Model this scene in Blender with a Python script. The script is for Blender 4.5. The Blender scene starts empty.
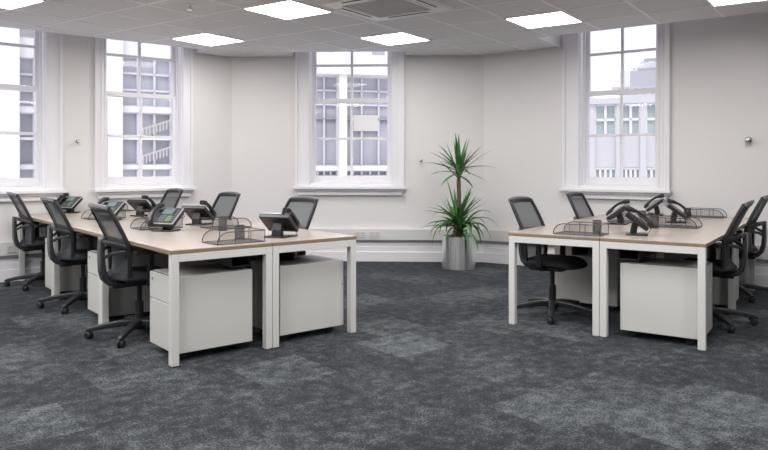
import bpy, bmesh, math, random
from mathutils import Vector, Matrix
random.seed(7)
SC = bpy.context.scene
COL = SC.collection
V = Vector
PI = math.pi

# ------------------------------------------------------------------ materials
def new_mat(name):
    m = bpy.data.materials.new(name); m.use_nodes = True
    nt = m.node_tree; nt.nodes.clear()
    return m, nt, nt.nodes, nt.links

def mat(name, col, rough=0.5, metal=0.0, var=0.06, scale=8.0, bump=0.0, bscale=200.0, spec=0.5, alpha=1.0, emit=None, estr=0.0, coord='Object'):
    m, nt, N, L = new_mat(name)
    out = N.new('ShaderNodeOutputMaterial'); p = N.new('ShaderNodeBsdfPrincipled')
    tc = N.new('ShaderNodeTexCoord'); nz = N.new('ShaderNodeTexNoise')
    nz.inputs['Scale'].default_value = scale; nz.inputs['Detail'].default_value = 3
    L.new(tc.outputs[coord], nz.inputs['Vector'])
    mx = N.new('ShaderNodeMix'); mx.data_type = 'RGBA'
    c = V(col)
    mx.inputs['A'].default_value = (*[max(0, x*(1-var)) for x in c], 1)
    mx.inputs['B'].default_value = (*[min(1, x*(1+var)) for x in c], 1)
    L.new(nz.outputs['Fac'], mx.inputs['Factor'])
    L.new(mx.outputs['Result'], p.inputs['Base Color'])
    p.inputs['Roughness'].default_value = rough; p.inputs['Metallic'].default_value = metal
    p.inputs['Specular IOR Level'].default_value = spec
    if emit:
        p.inputs['Emission Color'].default_value = (*emit, 1); p.inputs['Emission Strength'].default_value = estr
    if bump > 0:
        n2 = N.new('ShaderNodeTexNoise'); n2.inputs['Scale'].default_value = bscale
        L.new(tc.outputs[coord], n2.inputs['Vector'])
        b = N.new('ShaderNodeBump'); b.inputs['Strength'].default_value = bump; b.inputs['Distance'].default_value = 0.004
        L.new(n2.outputs['Fac'], b.inputs['Height']); L.new(b.outputs['Normal'], p.inputs['Normal'])
    if alpha < 1:
        tr = N.new('ShaderNodeBsdfTransparent'); ms = N.new('ShaderNodeMixShader')
        # fine woven / perforated openings
        ck = N.new('ShaderNodeTexChecker'); ck.inputs['Scale'].default_value = 420
        L.new(tc.outputs[coord], ck.inputs['Vector'])
        mr = N.new('ShaderNodeMapRange'); mr.inputs['To Min'].default_value = max(0, alpha-0.03); mr.inputs['To Max'].default_value = min(1, alpha+0.03)
        L.new(ck.outputs['Fac'], mr.inputs['Value']); L.new(mr.outputs['Result'], ms.inputs['Fac'])
        L.new(tr.outputs[0], ms.inputs[1]); L.new(p.outputs[0], ms.inputs[2]); L.new(ms.outputs[0], out.inputs['Surface'])
    else:
        L.new(p.outputs[0], out.inputs['Surface'])
    return m

def glass_mat(name, tint=(0.97, 0.97, 1.0), refl=0.010):
    m, nt, N, L = new_mat(name)
    out = N.new('ShaderNodeOutputMaterial'); tr = N.new('ShaderNodeBsdfTransparent'); gl = N.new('ShaderNodeBsdfGlossy')
    nz = N.new('ShaderNodeTexNoise'); nz.inputs['Scale'].default_value = 2
    mr = N.new('ShaderNodeMapRange'); mr.inputs['To Min'].default_value = refl*0.7; mr.inputs['To Max'].default_value = refl*1.3
    L.new(nz.outputs['Fac'], mr.inputs['Value'])
    gl.inputs['Roughness'].default_value = 0.02; tr.inputs['Color'].default_value = (*tint, 1)
    ms = N.new('ShaderNodeMixShader'); L.new(mr.outputs['Result'], ms.inputs['Fac'])
    L.new(tr.outputs[0], ms.inputs[1]); L.new(gl.outputs[0], ms.inputs[2]); L.new(ms.outputs[0], out.inputs['Surface'])
    return m

def carpet_mat():
    m, nt, N, L = new_mat('carpet_tiles')
    out = N.new('ShaderNodeOutputMaterial'); p = N.new('ShaderNodeBsdfPrincipled')
    tc = N.new('ShaderNodeTexCoord'); mp = N.new('ShaderNodeMapping')
    mp.inputs['Rotation'].default_value = (0, 0, math.radians(-39.24))
    L.new(tc.outputs['Object'], mp.inputs['Vector'])
    br = N.new('ShaderNodeTexBrick'); br.offset = 0.5
    br.inputs['Scale'].default_value = 1.0
    br.inputs['Brick Width'].default_value = 0.5; br.inputs['Row Height'].default_value = 0.5
    br.inputs['Mortar Size'].default_value = 0.0; br.inputs['Bias'].default_value = -0.1
    br.inputs['Color1'].default_value = (0, 0, 0, 1); br.inputs['Color2'].default_value = (1, 1, 1, 1)
    L.new(mp.outputs['Vector'], br.inputs['Vector'])
    def noise(s, d=4, r=0.6):
        n = N.new('ShaderNodeTexNoise'); n.inputs['Scale'].default_value = s; n.inputs['Detail'].default_value = d; n.inputs['Roughness'].default_value = r
        L.new(mp.outputs['Vector'], n.inputs['Vector']); return n
    big = noise(1.1, 5); mid = noise(11, 6, 0.75); fine = noise(85, 4, 0.85)
    def math_(op, a, b):
        n = N.new('ShaderNodeMath'); n.operation = op
        for i, x in enumerate((a, b)):
            if isinstance(x, (int, float)): n.inputs[i].default_value = x
            else: L.new(x, n.inputs[i])
        return n.outputs[0]
    bw = N.new('ShaderNodeRGBToBW'); L.new(br.outputs['Color'], bw.inputs[0])
    f = math_('MULTIPLY', math_('POWER', bw.outputs[0], 1.6), 0.42)
    f = math_('ADD', f, math_('MULTIPLY', math_('SUBTRACT', big.outputs['Fac'], 0.5), 0.9))
    f = math_('ADD', f, math_('MULTIPLY', math_('SUBTRACT', mid.outputs['Fac'], 0.5), 2.6))
    f = math_('ADD', f, math_('MULTIPLY', math_('SUBTRACT', fine.outputs['Fac'], 0.5), 4.2))
    f = math_('ADD', f, 0.27)
    cr = N.new('ShaderNodeValToRGB')
    cr.color_ramp.elements[0].position = 0.0; cr.color_ramp.elements[0].color = (0.010, 0.011, 0.013, 1)
    cr.color_ramp.elements[1].position = 1.0; cr.color_ramp.elements[1].color = (0.125, 0.135, 0.137, 1)
    e = cr.color_ramp.elements.new(0.45); e.color = (0.027, 0.0295, 0.033, 1)
    L.new(f, cr.inputs['Fac']); L.new(cr.outputs['Color'], p.inputs['Base Color'])
    p.inputs['Roughness'].default_value = 0.95; p.inputs['Specular IOR Level'].default_value = 0.15
    p.inputs['Sheen Weight'].default_value = 0.07; p.inputs['Sheen Roughness'].default_value = 0.5
    p.inputs['Sheen Tint'].default_value = (0.75, 0.82, 1.0, 1)
    b = N.new('ShaderNodeBump'); b.inputs['Strength'].default_value = 0.5; b.inputs['Distance'].default_value = 0.006
    L.new(fine.outputs['Fac'], b.inputs['Height']); L.new(b.outputs['Normal'], p.inputs['Normal'])
    L.new(p.outputs[0], out.inputs['Surface'])
    return m

def wood_mat(name, c1, c2, rough=0.35):
    m, nt, N, L = new_mat(name)
    out = N.new('ShaderNodeOutputMaterial'); p = N.new('ShaderNodeBsdfPrincipled')
    tc = N.new('ShaderNodeTexCoord'); mp = N.new('ShaderNodeMapping'); mp.inputs['Scale'].default_value = (26, 1.6, 26)
    L.new(tc.outputs['Object'], mp.inputs['Vector'])
    nz = N.new('ShaderNodeTexNoise'); nz.inputs['Scale'].default_value = 1.6; nz.inputs['Detail'].default_value = 6; nz.inputs['Distortion'].default_value = 0.6
    L.new(mp.outputs['Vector'], nz.inputs['Vector'])
    mx = N.new('ShaderNodeMix'); mx.data_type = 'RGBA'
    mx.inputs['A'].default_value = (*c1, 1); mx.inputs['B'].default_value = (*c2, 1)
    L.new(nz.outputs['Fac'], mx.inputs['Factor']); L.new(mx.outputs['Result'], p.inputs['Base Color'])
    p.inputs['Roughness'].default_value = rough
    L.new(p.outputs[0], out.inputs['Surface'])
    return m

M = {}
M['wall'] = mat('wall_paint', (0.78, 0.755, 0.757), 0.75, var=0.015, scale=1.5)
M['trim'] = mat('white_gloss_trim', (0.84, 0.828, 0.855), 0.4, var=0.01)
M['trunk'] = mat('trunking_plastic', (0.72, 0.71, 0.705), 0.45, var=0.01)
M['shade_and_foot'] = mat('painted_shade_and_foot_grey', (0.36, 0.38, 0.37), 0.6, var=0.02)  # grey for the shade painted below the trunking; also used on desk feet
M['ceil'] = mat('ceiling_tile', (0.745, 0.735, 0.755), 0.9, var=0.025, scale=60, bump=0.25, bscale=120)
M['tbar'] = mat('ceiling_grid_metal', (0.93, 0.92, 0.93), 0.3, var=0.01)
M['carpet'] = carpet_mat()
M['white_metal'] = mat('white_powder_coat', (0.66, 0.65, 0.63), 0.45, var=0.01)
M['ped'] = mat('white_pedestal_metal', (0.60, 0.595, 0.57), 0.42, var=0.012)
M['dark_gap'] = mat('shadow_gap_metal', (0.10, 0.10, 0.10), 0.6)
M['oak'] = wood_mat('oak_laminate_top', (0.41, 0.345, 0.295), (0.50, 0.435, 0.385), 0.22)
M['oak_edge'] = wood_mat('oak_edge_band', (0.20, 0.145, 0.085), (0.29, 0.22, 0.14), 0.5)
M['black'] = mat('black_plastic', (0.018, 0.018, 0.021), 0.42, var=0.08)
M['black2'] = mat('satin_black_plastic', (0.028, 0.029, 0.033), 0.35, var=0.08)
M['seat'] = mat('black_seat_fabric', (0.030, 0.032, 0.038), 0.9, var=0.2, scale=90, bump=0.3, bscale=300)
M['mesh'] = mat('chair_mesh_fabric', (0.085, 0.095, 0.102), 0.7, var=0.1, scale=60, alpha=0.80)
M['rail'] = mat('grey_plastic', (0.20, 0.20, 0.21), 0.4)
M['tray'] = mat('dark_cable_tray', (0.06, 0.06, 0.065), 0.5)
M['wire'] = mat('black_wire', (0.02, 0.02, 0.024), 0.4)
M['perf'] = mat('perforated_black_metal', (0.03, 0.032, 0.04), 0.5, alpha=0.20)
M['perf_floor'] = mat('perforated_black_floor', (0.05, 0.052, 0.06), 0.5, alpha=0.55)
M['phone'] = mat('phone_charcoal', (0.016, 0.017, 0.019), 0.35, var=0.05)
M['phone_silver'] = mat('phone_silver', (0.42, 0.42, 0.44), 0.3, metal=0.5)
M['key'] = mat('phone_keys', (0.16, 0.17, 0.18), 0.4)
M['screen'] = mat('phone_screen', (0.10, 0.13, 0.14), 0.15, emit=(0.5, 0.62, 0.66), estr=0.14)
M['green'] = mat('phone_label_strip', (0.10, 0.20, 0.10), 0.35)
M['glass'] = glass_mat('window_glass')
M['socket'] = mat('socket_white', (0.66, 0.65, 0.65), 0.35, var=0.01)
M['chrome'] = mat('polished_metal', (0.6, 0.6, 0.6), 0.15, metal=1.0, var=0.03)
M['soil'] = mat('potting_soil', (0.03, 0.022, 0.016), 0.95, var=0.4, scale=60, bump=0.6, bscale=80)
M['bark'] = mat('yucca_bark', (0.16, 0.115, 0.075), 0.85, var=0.35, scale=30, bump=0.6, bscale=60)
M['leaf'] = mat('yucca_leaf', (0.034, 0.15, 0.036), 0.4, var=0.45, scale=5)
M['leaf2'] = mat('yucca_leaf_light', (0.085, 0.26, 0.062), 0.4, var=0.4, scale=5)
M['diff'] = mat('light_diffuser', (0.9, 0.9, 0.88), 0.5, var=0.0, emit=(1.0, 0.985, 0.955), estr=17.0)
M['acgrey'] = mat('cassette_grille', (0.62, 0.62, 0.62), 0.6, var=0.02)
M['acwhite'] = mat('cassette_plastic', (0.88, 0.87, 0.87), 0.4, var=0.01)
M['ext_white'] = mat('outside_white_stone', (0.79, 0.785, 0.79), 0.9, var=0.02, scale=1)
M['ext_grey'] = mat('outside_grey_stone', (0.45, 0.45, 0.49), 0.9, var=0.05, scale=1)
M['ext_brick'] = mat('outside_pale_brick', (0.60, 0.59, 0.61), 0.9, var=0.03, scale=2)
M['ext_glass'] = mat('outside_window_glass', (0.50, 0.495, 0.54), 0.6, var=0.2, scale=0.9)
M['ext_glass_dark'] = mat('outside_dark_glass', (0.43, 0.425, 0.47), 0.6, var=0.28, scale=1.2)
M['ext_glass_green'] = mat('outside_green_glass', (0.46, 0.53, 0.53), 0.5, var=0.25, scale=1.5)
M['ext_frame'] = mat('outside_frames', (0.66, 0.655, 0.70), 0.6)
M['ext_blind'] = mat('outside_cream_blind', (0.62, 0.59, 0.54), 0.8, var=0.02)

def steel_mat():
    m, nt, N, L = new_mat('polished_steel_pot')
    out = N.new('ShaderNodeOutputMaterial'); p = N.new('ShaderNodeBsdfPrincipled')
    tc = N.new('ShaderNodeTexCoord'); mp = N.new('ShaderNodeMapping'); mp.inputs['Scale'].default_value = (18, 18, 0.3)
    L.new(tc.outputs['Object'], mp.inputs['Vector'])
    nz = N.new('ShaderNodeTexNoise'); nz.inputs['Scale'].default_value = 1.4; nz.inputs['Detail'].default_value = 2
    L.new(mp.outputs['Vector'], nz.inputs['Vector'])
    b = N.new('ShaderNodeBump'); b.inputs['Strength'].default_value = 0.35; b.inputs['Distance'].default_value = 0.02
    L.new(nz.outputs['Fac'], b.inputs['Height']); L.new(b.outputs['Normal'], p.inputs['Normal'])
    p.inputs['Roughness'].default_value = 0.24; p.inputs['Anisotropic'].default_value = 0.85
    p.inputs['Anisotropic Rotation'].default_value = 0.25
    tg = N.new('ShaderNodeTangent'); tg.direction_type = 'RADIAL'; tg.axis = 'Z'; L.new(tg.outputs[0], p.inputs['Tangent'])
    p.inputs['Base Color'].default_value = (0.92, 0.92, 0.92, 1); p.inputs['Metallic'].default_value = 1
    L.new(p.outputs[0], out.inputs['Surface'])
    return m
M['steel'] = steel_mat()

# ------------------------------------------------------------------ mesh building
def rect_sec(w, h):
    return [(-w/2, -h/2), (w/2, -h/2), (w/2, h/2), (-w/2, h/2)]
def round_sec(r, n=8):
    return [(r*math.cos(2*PI*i/n), r*math.sin(2*PI*i/n)) for i in range(n)]
def rrect_sec(w, h, r, n=3):
    pts = []
    for cx, cy, a0 in ((w/2-r, h/2-r, 0), (-w/2+r, h/2-r, PI/2), (-w/2+r, -h/2+r, PI), (w/2-r, -h/2+r, 1.5*PI)):
        for i in range(n+1):
            a = a0+PI/2*i/n
            pts.append((cx+r*math.cos(a), cy+r*math.sin(a)))
    return pts

class MB:
    def __init__(s): s.bm = bmesh.new(); s.mi = 0
    def face(s, vs):
        try:
            f = s.bm.faces.new(vs); f.material_index = s.mi; return f
        except ValueError: return None
    def box(s, x0, x1, y0, y1, z0, z1):
        v = [s.bm.verts.new((x, y, z)) for z in (z0, z1) for x, y in ((x0, y0), (x1, y0), (x1, y1), (x0, y1))]
        for q in ((3, 2, 1, 0), (4, 5, 6, 7), (0, 1, 5, 4), (1, 2, 6, 5), (2, 3, 7, 6), (3, 0, 4, 7)):
            s.face([v[i] for i in q])
        return s
    def quad(s, pts):
        s.face([s.bm.verts.new(p) for p in pts]); return s
    def grid(s, fn, nu, nv):
        g = [[s.bm.verts.new(fn(i/nu, j/nv)) for j in range(nv+1)] for i in range(nu+1)]
        for i in range(nu):
            for j in range(nv):
                s.face([g[i][j], g[i+1][j], g[i+1][j+1], g[i][j+1]])
        return s
    def sweep(s, pts, sec, up=(0, 0, 1), closed=False, scales=None, cap=True):
        pts = [V(p) for p in pts]; n = len(pts); up = V(up); rings = []
        for i, p in enumerate(pts):
            if closed: t = pts[(i+1) % n]-pts[(i-1) % n]
            else: t = pts[min(i+1, n-1)]-pts[max(i-1, 0)]
            t = t.normalized() if t.length > 1e-9 else V((0, 0, 1))
            sd = t.cross(up)
            if sd.length < 1e-4: sd = t.cross(V((1, 0, 0.01)))
            sd.normalize(); nn = sd.cross(t).normalized()
            k = scales[i] if scales else 1.0
            kx, ky = k if isinstance(k, tuple) else (k, k)
            rings.append([s.bm.verts.new(p+sd*a*kx+nn*b*ky) for a, b in sec])
        m = len(sec)
        for i in range(n if closed else n-1):
            r0, r1 = rings[i], rings[(i+1) % n]
            for j in range(m):
                s.face([r0[j], r0[(j+1) % m], r1[(j+1) % m], r1[j]])
        if cap and not closed:
            s.face(rings[0][::-1]); s.face(rings[-1])
        return s
    def tube(s, pts, r, n=8, closed=False): return s.sweep(pts, round_sec(r, n), closed=closed)
    def lathe(s, prof, n=24, c=(0, 0, 0), axis='z', closed_prof=False):
        c = V(c); rings = []
        for r, h in prof:
            ring = []
            for i in range(n):
                a = 2*PI*i/n; x, y = r*math.cos(a), r*math.sin(a)
                p = {'z': V((x, y, h)), 'y': V((x, h, -y)), 'x': V((h, x, y))}[axis]
                ring.append(s.bm.verts.new(c+p))
            rings.append(ring)
        for k in range(len(rings)-1):
            for i in range(n):
                s.face([rings[k][i], rings[k][(i+1) % n], rings[k+1][(i+1) % n], rings[k+1][i]])
        if prof[0][0] > 1e-6: s.face(rings[0][::-1])
        if prof[-1][0] > 1e-6: s.face(rings[-1])
        return s
    def xform(s, mtx): bmesh.ops.transform(s.bm, matrix=mtx, verts=s.bm.verts); return s
    def build(s, name, mats, parent=None, smooth=False, bevel=0.0, loc=None, rotz=0.0, seg=2, subsurf=0):
        bmesh.ops.remove_doubles(s.bm, verts=s.bm.verts, dist=1e-6)
        bmesh.ops.recalc_face_normals(s.bm, faces=s.bm.faces)
        me = bpy.data.meshes.new(name); s.bm.to_mesh(me); s.bm.free()
        if not isinstance(mats, (list, tuple)): mats = [mats]
        for m in mats: me.materials.append(m)
        o = bpy.data.objects.new(name, me); COL.objects.link(o)
        if parent is not None: o.parent = parent
        if loc is not None: o.location = loc
        o.rotation_euler = (0, 0, rotz)
        if smooth:
            for f in me.polygons: f.use_smooth = True
        if bevel > 0:
            b = o.modifiers.new('bevel', 'BEVEL'); b.width = bevel; b.segments = seg; b.limit_method = 'ANGLE'; b.angle_limit = math.radians(40)
        if subsurf:
            b = o.modifiers.new('smooth', 'SUBSURF'); b.levels = subsurf; b.render_levels = subsurf
        return o

def thing(name, label, cat, loc=(0, 0, 0), rotz=0.0, group=None):
    o = bpy.data.objects.new(name, None); COL.objects.link(o); o.empty_display_size = 0.1
    o.location = loc; o.rotation_euler = (0, 0, rotz)
    o['label'] = label; o['category'] = cat
    if group: o['group'] = group
    return o
def tag(o, label, cat, group=None):
    o['label'] = label; o['category'] = cat
    if group: o['group'] = group
    return o
def struct(o, label=None):
    o['kind'] = 'structure'
    if label: o['label'] = label
    return o
def kids(o): return [c for c in COL.objects if c.parent == o]
def dup(root, loc, rotz, label):
    r = root.copy(); COL.objects.link(r); r.location = loc; r.rotation_euler = (0, 0, rotz); r['label'] = label
    for ch in kids(root):
        c = ch.copy(); COL.objects.link(c); c.parent = r
        for g in kids(ch):
            d = g.copy(); COL.objects.link(d); d.parent = c
    return r

# ------------------------------------------------------------------ camera
CAMH, F, CX, HY = 1.27, 695.0, 384.0, 166.0
cam = bpy.data.cameras.new('camera'); co = bpy.data.objects.new('camera', cam); COL.objects.link(co)
co.location = (0, 0, CAMH); co.rotation_euler = (PI/2, 0, 0)
cam.sensor_width = 36; cam.lens = 36*F/768; cam.shift_y = -(225-HY)/768; cam.clip_end = 200
SC.camera = co

# ------------------------------------------------------------------ room
H = 2.737           # ceiling height
TOP = 3.42          # wall top inside the window pockets
CL = V((-2.047, 9.36)); CR = V((1.324, 9.20))
def nrm(v): return V(v).normalized()
class Wall:
    """local frame: s along the wall (to the right), d outward, z up"""
    def __init__(w, o, s):
        w.o = V(o); w.s = nrm(s); w.d = V((-w.s.y, w.s.x)); w.rot = math.atan2(w.s.y, w.s.x)
    def hit(w, px, d=0.0):
        r = V(((px-CX)/F, 1.0)); q = w.o+w.d*d
        # r*t = q + s*k
        det = r.x*(-w.s.y)-r.y*(-w.s.x)
        k = (r.x*q.y-r.y*q.x)/det
        return k
    def pt(w, s, d=0.0, z=0.0):
        p = w.o+w.s*s+w.d*d; return V((p.x, p.y, z))
    def root(w): return dict(loc=(w.o.x, w.o.y, 0), rotz=w.rot)
    def sof(w, s): return s
WL = Wall(CL, (0.7745, 0.6326))       # s negative towards the left
WB = Wall(CL, CR-CL)
WR = Wall(CR, (0.820, -0.572))
LB = (CR-CL).length
SL, SR = -8.0, 8.0                    # far ends of the oblique walls

WINZ0, WINZ1 = 1.02, 3.13
REVEAL = 0.15
wins = []   # (wall, open_s0, open_s1, arch_s0, arch_s1, g0, g1)
def win(wall, a0, a1, g0, g1):
    dg = REVEAL
    G0, G1 = wall.hit(g0, dg), wall.hit(g1, dg)
    A0, A1 = wall.hit(a0), wall.hit(a1)
    o0, o1 = G0-0.065, G1+0.065
    return dict(w=wall, o0=o0, o1=o1, a0=min(A0, o0-0.08), a1=max(A1, o1+0.08), g0=G0, g1=G1)
w1 = win(WL, 94, 192, 107, 172.5)
w2 = win(WB, 295.5, 404.5, 316, 387.5)
w3 = win(WR, 563.5, 670.5, 589, 655.5)
# the window cut by the left edge of the view: same size as its neighbour
wid = w1['o1']-w1['o0']
g1_0 = WL.hit(35.5, REVEAL)
w0 = dict(w=WL, o1=g1_0+0.065, o0=g1_0+0.065-wid, g1=g1_0, g0=g1_0+0.13-wid)
w0['a1'] = WL.hit(62); w0['a0'] = w0['o0']-(w1['o0']-w1['a0'])

def wall_mesh(name, wall, s0, s1, holes):
    b = MB(); t = 0.32
    xs = sorted([s0, s1]+[h[k] for h in holes for k in ('o0', 'o1')])
    for i in range(len(xs)-1):
        a, c = xs[i], xs[i+1]
        hole = any(abs(h['o0']-a) < 1e-6 for h in holes)
        if hole:
            b.box(a, c, 0, t, 0, WINZ0); b.box(a, c, 0, t, WINZ1, TOP)
        else: b.box(a, c, 0, t, 0, TOP)
    return struct(b.build(name, M['wall'], **wall.root()))
wall_mesh('wall_left', WL, SL, 0, [w0, w1])
wall_mesh('wall_back', WB, 0, LB, [w2])
wall_mesh('wall_right', WR, 0, SR, [w3])
pl, pr = WL.pt(SL), WR.pt(SR)
BACKY = -3.2
b = MB(); b.box(pl.x-0.2, pl.x, BACKY, pl.y+0.1, 0, TOP); struct(b.build('wall_left_side', M['wall']))
b = MB(); b.box(pr.x, pr.x+0.2, BACKY, pr.y+0.1, 0, TOP); struct(b.build('wall_right_side', M['wall']))
b = MB(); b.box(pl.x-0.2, pr.x+0.2, BACKY-0.2, BACKY, 0, TOP); struct(b.build('wall_rear', M['wall']))
outline = [V((pl.x, BACKY, 0)), V((pr.x, BACKY, 0)), pr, V((CR.x, CR.y, 0)), V((CL.x, CL.y, 0)), pl]
# floor, 2 cm slab under z = 0
b = MB(); b.quad([(p.x, p.y, 0) for p in outline]); struct(b.build('floor', M['carpet']), 'dark grey mottled carpet tiles')

# ceiling: suspended, stopping short of the windows
PL, PB, PRk = 0.32, 0.36, 0.79
l_end = WL.hit(197.6)
back0, back1 = WB.hit(294), WB.hit(405.5)
r_start = WR.hit(561)
def P2(w, s, d): p = w.pt(s, d); return V((p.x, p.y, H))
edge = [P2(WL, SL, -PL), P2(WL, l_end, -PL), P2(WL, l_end, 0), P2(WL, 0, 0),
        P2(WB, back0, 0), P2(WB, back0, -PB), P2(WB, back1, -PB), P2(WB, back1, 0), P2(WB, LB, 0),
        P2(WR, r_start, 0), P2(WR, r_start, -PRk), P2(WR, SR, -PRk)]
poly = [V((pl.x, BACKY, H)), *[V((p.x, p.y, H)) for p in edge], V((pr.x, BACKY, H))]
b = MB()
f = b.face([b.bm.verts.new(p) for p in poly])
bmesh.ops.triangulate(b.bm, faces=b.bm.faces[:])
struct(b.build('ceiling', M['ceil']), 'suspended tiled ceiling')
# bulkhead upstands and lids of the three pockets
b = MB()
def up(p, q): b.quad([(p.x, p.y, H), (q.x, q.y, H), (q.x, q.y, TOP), (p.x, p.y, TOP)])
for i in (0, 1, 4, 5, 6, 9, 10): up(edge[i], edge[i+1])
def lid(w, s0, s1, dep):
    b.quad([w.pt(s0, 0.02, TOP), w.pt(s1, 0.02, TOP), w.pt(s1, -dep-0.01, TOP), w.pt(s0, -dep-0.01, TOP)])
lid(WL, SL, l_end+0.01, PL); lid(WB, back0-0.01, back1+0.01, PB); lid(WR, r_start-0.01, SR, PRk)
M['pocket'] = mat('pocket_white_paint', (0.93, 0.92, 0.94), 0.6, var=0.01)
struct(b.build('trim_4', M['pocket']), 'white window pocket linings above the ceiling edge')

# ceiling grid: T-bars of a 600 mm grid parallel to the right wall
ga, gb = V((0.820, -0.572)), V((0.572, 0.820))
GA0, GB0, GP = -4.77, 6.335, 0.6
def gpt(a, bb, z=H): p = ga*a+gb*bb; return V((p.x, p.y, z))
def inside(p):
    c = False; n = len(poly)
    for i in range(n):
        p1, p2 = poly[i], poly[(i+1) % n]
        if (p1.y > p.y) != (p2.y > p.y) and p.x < (p2.x-p1.x)*(p.y-p1.y)/(p2.y-p1.y)+p1.x: c = not c
    return c
b = MB()
def clipline(p0, p1):
    n = len(poly); ts = []
    d = p1-p0
    for i in range(n):
        q, e = poly[i], poly[(i+1) % n]-poly[i]
        den = d.x*e.y-d.y*e.x
        if abs(den) < 1e-9: continue
        t = ((q.x-p0.x)*e.y-(q.y-p0.y)*e.x)/den; u = ((q.x-p0.x)*d.y-(q.y-p0.y)*d.x)/den
        if 0 <= u < 1 and 0 < t < 1: ts.append(t)
    ts.sort()
    for t0, t1 in zip(ts[::2], ts[1::2]): yield p0+d*t0, p0+d*t1
for k in range(-20, 30):
    for p0, p1 in ((gpt(GA0+k*GP, -20), gpt(GA0+k*GP, 20)), (gpt(-20, GB0+k*GP), gpt(20, GB0+k*GP))):
        for q0, q1 in clipline(p0, p1):
            b.sweep([q0-V((0, 0, 0.0015)), q1-V((0, 0, 0.0015))], rect_sec(0.020, 0.005))
struct(b.build('trim_5', M['tbar']), 'white metal grid of the suspended ceiling')

# skirting, dado trunking and a dark strip painted as its shadow, along each wall
def skirting(name, w, s0, s1):
    b = MB()
    b.box(s0, s1, -0.022, 0.01, 0, 0.20); b.box(s0, s1, -0.034, 0.01, 0.0, 0.13)
    b.box(s0, s1, -0.012, 0.01, 0.2, 0.235)
    struct(b.build(name, M['trim'], bevel=0.004, **w.root()))
def trunking(name, w, s0, s1):
    b = MB()
    b.box(s0, s1, -0.060, 0.01, 0.292, 0.432)
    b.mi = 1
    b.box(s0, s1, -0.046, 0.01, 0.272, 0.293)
    struct(b.build(name, [M['trunk'], M['shade_and_foot']], **w.root()))
for nm, i, w, s0, s1 in (('left', 1, WL, SL, 0.0), ('back', 2, WB, 0.0, LB), ('right', 3, WR, 0.0, SR)):
    skirting('baseboard_'+nm, w, s0, s1); trunking('trim_%d' % i, w, s0, s1)

# ------------------------------------------------------------------ windows
def make_window(idx, q, label):
    w = q['w']; o0, o1, a0, a1, g0, g1 = (q[k] for k in ('o0', 'o1', 'a0', 'a1', 'g0', 'g1'))
    root = bpy.data.objects.new('window_%d' % idx, None); COL.objects.link(root)
    root.location = (w.o.x, w.o.y, 0); root.rotation_euler = (0, 0, w.rot); struct(root, label)
    D = REVEAL
    # architrave: stepped moulding left, right, top
    b = MB()
    for x0, x1, sg in ((a0, o0, 1), (o1, a1, -1)):
        wd = x1-x0
        b.box(x0, x1, -0.022, 0.005, WINZ0-0.02, WINZ1+0.1)
        if sg > 0:
            b.box(x0, x0+0.035, -0.048, 0.005, WINZ0-0.02, WINZ1+0.1); b.box(x0+wd*0.55, x1, -0.032, 0.005, WINZ0-0.02, WINZ1+0.1)
            b.box(x1-0.02, x1, -0.04, 0.005, WINZ0-0.02, WINZ1+0.1)
        else:
            b.box(x1-0.035, x1, -0.048, 0.005, WINZ0-0.02, WINZ1+0.1); b.box(x0, x1-wd*0.55, -0.032, 0.005, WINZ0-0.02, WINZ1+0.1)
            b.box(x0, x0+0.02, -0.04, 0.005, WINZ0-0.02, WINZ1+0.1)
    b.box(a0, a1, -0.03, 0.005, WINZ1, WINZ1+0.12)
    b.build('architrave', M['trim'], root, bevel=0.003)
    # jamb lining and beads
    b = MB()
    b.box(o0, o0+0.012, 0, D+0.14, WINZ0, WINZ1); b.box(o1-0.012, o1, 0, D+0.14, WINZ0, WINZ1)
    b.box(o0, o1, 0, D+0.14, WINZ1-0.012, WINZ1); b.box(o0, o1, 0, D+0.16, WINZ0-0.0, WINZ0+0.02)
    b.box(o0, o0+0.03, D-0.045, D-0.022, WINZ0, WINZ1); b.box(o1-0.03, o1, D-0.045, D-0.022, WINZ0, WINZ1)
    b.build('frame', M['trim'], root, bevel=0.002)
    # sill: stool plus apron moulding
    b = MB()
    b.box(a0-0.02, a1+0.02, -0.11, 0.02, 0.962, 1.0); b.box(a0, a1, -0.07, 0.01, 0.935, 0.963)
    b.box(a0+0.03, a1-0.03, -0.035, 0.01, 0.905, 0.936); b.box(a0+0.035, a1-0.035, -0.055, 0.01, 0.88, 0.907)
    b.box(o0, o1, -0.02, D+0.1, 0.99, WINZ0+0.004)
    b.build('sill', M['trim'], root, bevel=0.006)
    # sashes: lower one nearer the room
    mid = 2.155; xm = (g0+g1)/2
    for lower in (True, False):
        y0 = D-0.02 if lower else D+0.03
        y1 = y0+0.045
        z0, z1 = (WINZ0+0.02, mid+0.026) if lower else (mid-0.026, WINZ1-0.012)
        zb = 1.135 if lower else mid+0.028     # glass bottom
        zt = mid-0.028 if lower else WINZ1-0.06
        b = MB()
        b.box(o0+0.012, g0, y0, y1, z0, z1); b.box(g1, o1-0.012, y0, y1, z0, z1)
        b.box(g0, g1, y0, y1, z0, zb); b.box(g0, g1, y0, y1, zt, z1)
        b.box(xm-0.017, xm+0.017, y0+0.006, y1-0.004, zb, zt)
        zm = 1.640 if lower else 2.640
        b.box(g0, g1, y0+0.006, y1-0.004, zm-0.016, zm+0.016)
        s = b.build('sash', M['trim'], root, bevel=0.003)
        b = MB()
        b.box(g0, g1, y0+0.020, y0+0.024, zb, zt)
        b.build('glass', M['glass'], s)
        if lower:
            b = MB()
            for x in (g0+0.22*(g1-g0), g1-0.22*(g1-g0)): b.box(x-0.03, x+0.03, y0-0.012, y0, 1.05, 1.062)
            b.build('sash_lift', M['trim'], s)
    return root
make_window(1, w0, 'sash window cut by the edge of the view')
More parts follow.
